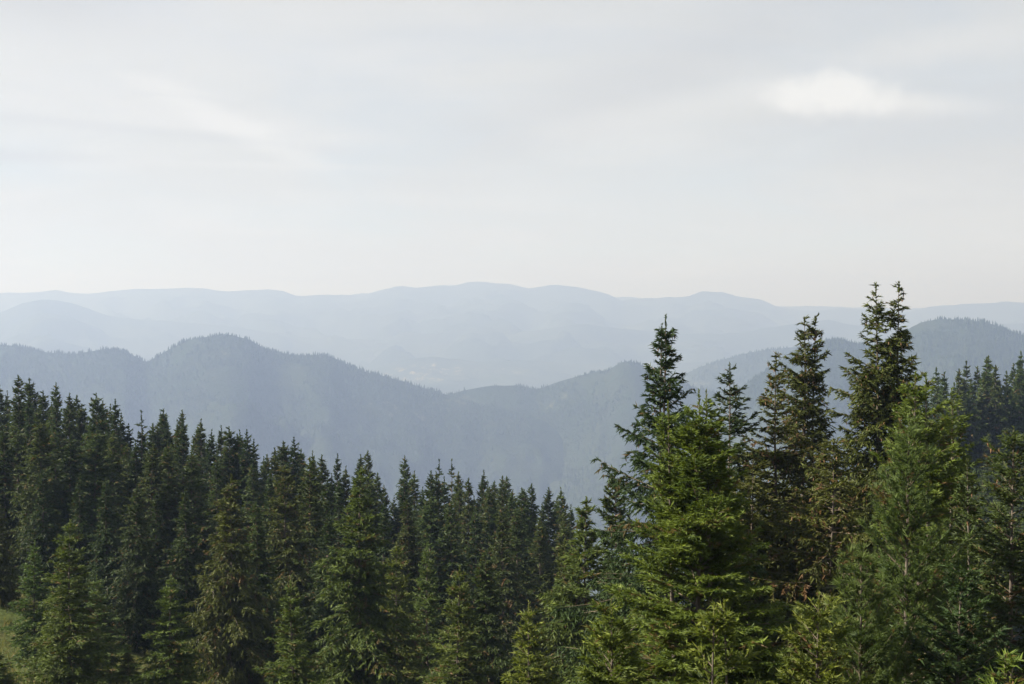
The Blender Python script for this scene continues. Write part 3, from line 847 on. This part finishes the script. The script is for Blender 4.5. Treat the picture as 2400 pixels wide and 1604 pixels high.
# ------------------------------------------------------------------ near trees on the right, each grown for itself
def solo(name, grow, foliage, px, py, Y, label, cat="spruce tree", rot=0.0, Hn=None):
    """grow(H, zcut) returns the parts of a tree of height H; built full size for its own place."""
    x, y, z = top_at(px, py, Y)
    g = float(ground_z(x, y)) - 0.15
    H = z - g
    zc = max(0.0, -0.345 * Y - g - 1.2)          # boughs far below the frame are left off
    me = tree_meshes(name, grow(H, zc), foliage)
    return plant_tree(name, me, (x, y, g), rot, 1.0, 1.0, label, cat)

T_COMMON = dict(tier=0.4, sec_sp=0.125, sec_cap=0.7, sh_sp=0.094, sh_len=0.150, sh_w=0.050, ntri=2)
solo("spruce_tree", lambda H, zc: [grow_spruce(601, H, 3.1, wsp=0.42, whorl=(4, 7), inter=3.6, tm=0.62, pw=0.92, a_top=0.75, a_low=-0.05, droop=0.32, up=0.26, hang=0.8, jag=0.20, lump=0.14, lead=0.62, drop=0.1, zcut=zc, cones=160, **T_COMMON),
                                   grow_spruce(602, H - 0.25, 0.5, wsp=0.4, whorl=(2, 4), inter=0.5, tm=0.3, pw=0.7, lead=0.6, clear=0.84, stem=(-0.09, 0.0), **T_COMMON)],
     'dark', 1557, 740, 38, "tall dark pointed spruce with ragged boughs, tallest left of the right-hand group")
solo("spruce_tree", lambda H, zc: [grow_spruce(611, H, 2.4, wsp=0.42, whorl=(4, 6), inter=2.2, tm=0.6, pw=0.80, a_top=0.6, a_low=-0.05, droop=0.3, up=0.3, hang=0.5, jag=0.3, lump=0.2, lead=0.45, drop=0.10, zcut=zc, **T_COMMON)],
     'dark', 1708, 850, 42, "thin sparse dark spruce standing behind the bright young one")
solo("spruce_tree", lambda H, zc: [grow_spruce(621, H, 2.3, wsp=0.40, whorl=(4, 6), inter=2.6, tm=0.6, pw=0.88, a_top=0.6, a_low=-0.05, droop=0.3, up=0.25, hang=0.5, jag=0.26, lump=0.2, lead=0.35, drop=0.12, zcut=zc, cones=260, **T_COMMON)],
     'olive', 1820, 828, 43, "slim brownish spruce left of the twin-tipped one")
solo("spruce_tree", lambda H, zc: [grow_spruce(631, H, 2.7, wsp=0.38, whorl=(4, 7), inter=4.0, tm=0.5, pw=0.92, a_top=0.5, a_low=-0.1, droop=0.3, up=0.28, hang=0.85, jag=0.25, lump=0.2, lead=0.2, drop=0.1, zcut=zc, cones=420, dead=10, **T_COMMON),
                                   grow_spruce(632, H - 0.05, 0.7, wsp=0.4, whorl=(3, 6), inter=1.0, tm=0.2, pw=0.6, lead=0.25, clear=0.80, stem=(0.40, 0.1), cones=80, **T_COMMON)],
     'olive', 1884, 742, 45, "cone-laden spruce with two close blunt tips, in the middle of the right-hand group")
solo("spruce_tree", lambda H, zc: [grow_spruce(641, H, 3.4, wsp=0.36, whorl=(4, 7), inter=4.0, tm=0.55, pw=1.18, a_top=0.55, a_low=-0.08, droop=0.32, up=0.3, hang=0.85, jag=0.25, lump=0.2, lead=0.3, drop=0.08, zcut=zc, cones=380, dead=8, **T_COMMON),
                                   grow_spruce(642, H + 0.05, 2.9, wsp=0.36, whorl=(4, 7), inter=4.0, tm=0.55, pw=1.18, a_top=0.55, a_low=-0.08, droop=0.3, up=0.3, hang=0.85, jag=0.25, lump=0.2, lead=0.3, drop=0.1, clear=0.45, zcut=zc, stem=(0.78, 0.15), cones=260, **T_COMMON)],
     'olive', 2055, 664, 41, "great double-stemmed olive spruce, the highest tree of all")
solo("spruce_tree", lambda H, zc: [grow_spruce(651, H, 2.4, wsp=0.42, whorl=(4, 7), inter=2.2, tm=0.6, pw=0.6, a_top=0.3, a_low=-0.1, droop=0.3, up=0.25, hang=0.85, jag=0.25, lump=0.2, lead=0.25, zcut=zc, cones=120, dead=14, **T_COMMON)],
     'olive', 1950, 1030, 37, "shorter olive spruce filling the space below the double-stemmed one")
solo("spruce_tree", lambda H, zc: [grow_spruce(661, H, 2.0, wsp=0.4, whorl=(4, 7), inter=2.2, tm=0.6, pw=0.6, a_top=0.4, a_low=-0.1, droop=0.3, up=0.2, hang=0.5, jag=0.25, lump=0.2, lead=0.25, zcut=zc, dead=12, **T_COMMON)],
     'olive', 1762, 1052, 40, "low yellowish spruce top between the bright young one and the slim brownish one")

FINE = dict(tier=0.4, sec_sp=0.080, sec_cap=0.5, sh_sp=0.066, sh_len=0.105, sh_w=0.029, ntri=2, spread=0.25)
NEAR = dict(tier=0.4, sec_sp=0.085, sec_cap=0.5, sh_sp=0.074, sh_len=0.110, sh_w=0.032, ntri=2, spread=0.25)
solo("spruce_tree", lambda H, zc: [grow_spruce(707, H, 3.15, wsp=0.34, whorl=(4, 6), inter=11, inter_f=0.84, tm=0.85, pw=0.80, a_top=0.8, a_low=0.10, droop=0.18, up=0.10, hang=0.12, jag=0.15, lump=0.05, lead=0.75, zcut=zc, **FINE),
                                   grow_spruce(702, H, 0.6, wsp=0.4, whorl=(3, 6), inter=2, tm=0.2, pw=0.7, a_top=1.0, lead=0.72, clear=0.80, stem=(0.24, 0.1), **FINE),
                                   grow_spruce(703, H - 0.22, 0.5, wsp=0.36, whorl=(3, 6), inter=2, tm=0.2, pw=0.7, a_top=1.0, lead=0.55, clear=0.76, stem=(-0.50, 0.2), **FINE)],
     'young', 1635, 914, 23, "big bright green young spruce with three slender leaders in the foreground")
solo("spruce_tree", lambda H, zc: [grow_spruce(711, H, 1.7, wsp=0.36, whorl=(4, 7), inter=3, tm=0.85, pw=0.75, a_top=0.9, a_low=0.2, droop=0.15, up=0.1, hang=0.1, jag=0.15, lump=0.1, lead=0.42, zcut=zc, **NEAR),
                                   grow_spruce(712, H + 0.02, 0.5, wsp=0.34, whorl=(3, 6), inter=1, tm=0.2, pw=0.7, a_top=0.9, lead=0.40, clear=0.84, stem=(0.19, 0.1), **NEAR)],
     'young', 1676, 1418, 18, "small young spruce with two bare leaders in front of the big bright one")
solo("spruce_tree", lambda H, zc: [grow_spruce(721, H, 2.1, wsp=0.36, whorl=(4, 6), inter=7, inter_f=0.82, tm=0.85, pw=0.75, a_top=1.0, a_low=0.2, droop=0.15, up=0.1, hang=0.1, jag=0.15, lump=0.1, lead=0.3, zcut=zc, **NEAR)],
     'young', 1440, 1405, 20.5, "bright young spruce bulging at the left foot of the big one")
solo("spruce_tree", lambda H, zc: [grow_spruce(731, H, 2.4, wsp=0.40, whorl=(4, 7), inter=3, tm=0.8, pw=0.70, a_top=0.8, a_low=0.05, droop=0.2, up=0.15, hang=0.2, jag=0.2, lump=0.15, lead=0.45, zcut=zc, **NEAR),
                                   grow_spruce(732, H - 0.02, 1.0, wsp=0.40, whorl=(3, 6), inter=2, tm=0.3, pw=0.7, a_top=0.8, lead=0.45, clear=0.75, stem=(0.28, 0.1), **NEAR)],
     'young', 2150, 872, 29, "young spruce with twin leaders behind the blue-green pine")
solo("spruce_tree", lambda H, zc: [grow_spruce(741, H, 1.9, wsp=0.42, whorl=(4, 7), inter=2.5, tm=0.8, pw=0.75, a_top=0.8, a_low=0.05, droop=0.2, up=0.15, hang=0.2, jag=0.2, lump=0.15, lead=0.45, zcut=zc, cones=12, **NEAR)],
     'young', 2226, 912, 30, "young single-leader spruce right of the twin-leader one")
solo("spruce_tree", lambda H, zc: [grow_spruce(751, H, 1.7, wsp=0.4, whorl=(4, 7), inter=2.5, tm=0.8, pw=0.8, a_top=0.8, a_low=0.05, droop=0.2, up=0.15, hang=0.2, jag=0.2, lump=0.15, lead=0.4, zcut=zc, cones=12, **NEAR)],
     'mature', 2268, 1075, 27, "dark green young spruce in the gap before the wooded spur")
solo("spruce_tree", lambda H, zc: [grow_spruce(761, H, 2.5, wsp=0.42, whorl=(4, 7), inter=2.5, tm=0.8, pw=0.7, a_top=0.8, a_low=0.0, droop=0.2, up=0.15, hang=0.25, jag=0.2, lump=0.15, lead=0.4, zcut=zc, cones=24, **NEAR)],
     'mature', 2372, 1000, 26, "dark green spruce against the photo's right edge")
solo("spruce_tree", lambda H, zc: [grow_spruce(771, H, 2.3, wsp=0.40, whorl=(4, 7), inter=3, tm=0.85, pw=0.7, a_top=0.9, a_low=0.05, droop=0.2, up=0.12, hang=0.2, jag=0.2, lump=0.15, lead=0.4, zcut=zc, **NEAR)],
     'dark', 2250, 1330, 21, "dark shaded spruce at the bottom right below the gap")
solo("spruce_tree", lambda H, zc: [grow_spruce(781, H, 1.9, wsp=0.36, whorl=(4, 6), inter=7, inter_f=0.82, tm=0.85, pw=0.72, a_top=0.95, a_low=0.15, droop=0.15, up=0.1, hang=0.1, jag=0.15, lump=0.1, lead=0.35, zcut=zc, **NEAR)],
     'young', 1922, 1390, 19, "bright young spruce at the foot of the pine")
solo("spruce_tree", lambda H, zc: [grow_spruce(791, H, 1.2, wsp=0.36, whorl=(4, 7), inter=2, tm=0.85, pw=0.75, a_top=0.9, a_low=0.2, lead=0.3, zcut=zc, **NEAR),
                                   grow_spruce(792, H - 0.03, 0.4, wsp=0.34, whorl=(3, 5), inter=1, tm=0.2, pw=0.7, lead=0.28, clear=0.85, stem=(0.10, 0.0), **NEAR)],
     'young', 2358, 1535, 15, "two pale leader shoots of a young spruce in the bottom right corner")

def grow_pine(seed, H, Rmax, zcut):
    """Long-needled young pine: rising whorls whose shoots end in soft brushes."""
    r = np.random.default_rng(seed)
    p = grow_spruce(seed, H, Rmax, wsp=0.40, whorl=(5, 8), inter=2, tm=0.75, pw=0.62, a_top=1.4, a_low=0.45, droop=0.05, up=0.35, hang=-0.45, jag=0.18, lump=0.14, lead=0.35, zcut=zcut,
                    sec_sp=0.17, sec_cap=0.5, sec_f=0.40, sh_sp=0.080, sh_len=0.115, sh_w=0.015, ntri=7, spread=0.36)
    return [p]
solo("pine_tree", lambda H, zc: grow_pine(801, H, 1.9, zc), 'pine', 2128, 985, 25, "soft blue-green long-needled pine among the spruces at right", "pine tree")
solo("pine_tree", lambda H, zc: grow_pine(811, H, 1.7, zc), 'pine', 2010, 1290, 21, "lower blue-green pine in front of the taller one", "pine tree")
solo("pine_tree", lambda H, zc: grow_pine(821, H, 0.9, zc), 'pine', 1405, 1462, 24, "small blue-green pine tip left of the bright young spruces", "pine tree")

# ------------------------------------------------------------------ grass on the open patch
def grass_patch():
    r = np.random.default_rng(9)
    n = 26000
    x = r.uniform(-50, -6, n); y = r.uniform(40, 100, n)
    k = (np.abs(x / y) < 0.47)
    x, y = x[k], y[k]
    d = fbm(x * 0.5, y * 0.5, 3)
    k = d > 0.40
    x, y = x[k], y[k]
    z = ground_z(x, y)
    root = np.stack([x, y, z - 0.02], -1)
    dd = unit(np.stack([r.normal(size=len(x)) * 0.45, r.normal(size=len(x)) * 0.45, np.ones(len(x))], -1))
    V, A, T = spikes(r, root, dd, r.uniform(0.25, 0.6, len(x)), r.uniform(0.03, 0.07, len(x)), 3, 0.3, r.random(len(x)), r.random(len(x)))
    gm = foliage_material("grass_blades", (0.055, 0.070, 0.016), (0.12, 0.115, 0.035), brown=(0.18, 0.125, 0.055), brown_amt=0.4, trans=0.35, vary=0.0)
    link("grass", mesh_np("grass", V, np.arange(len(V)).reshape(-1, 3), gm, {'age': A, 'tone': T}), label="tufts of yellowing grass on the open slope at bottom left", cat="grass", kind='stuff')
grass_patch()

# ------------------------------------------------------------------ haze: the air itself
zmin = VALLEY - 16.0          # a metre below the lowest ground
hx0, hx1, hy0, hy1, hz0, hz1 = -15800, 15800, -400, 14600, zmin, 350.0
hv = [(x, y, z) for z in (hz0, hz1) for y in (hy0, hy1) for x in (hx0, hx1)]
hf = [(0, 2, 3, 1), (4, 5, 7, 6), (0, 1, 5, 4), (2, 6, 7, 3), (0, 4, 6, 2), (1, 3, 7, 5)]
hm = bpy.data.materials.new("air_haze")
hm.use_nodes = True
ht = hm.node_tree; ht.nodes.clear()
pv = ht.nodes.new("ShaderNodeVolumePrincipled")
pv.inputs['Color'].default_value = HAZE_COLOUR
pv.inputs['Absorption Color'].default_value = HAZE_ABSORB
pv.inputs['Density'].default_value = HAZE_DENSITY
pv.inputs['Anisotropy'].default_value = 0.18
ho = ht.nodes.new("ShaderNodeOutputMaterial")
ht.links.new(pv.outputs[0], ho.inputs['Volume'])
hme = mesh_np("haze", np.array(hv, float), np.array(hf), hm)
link("haze", hme, label="pale summer haze filling the valley air", kind='stuff')
print("crown triangles", TRI[0])
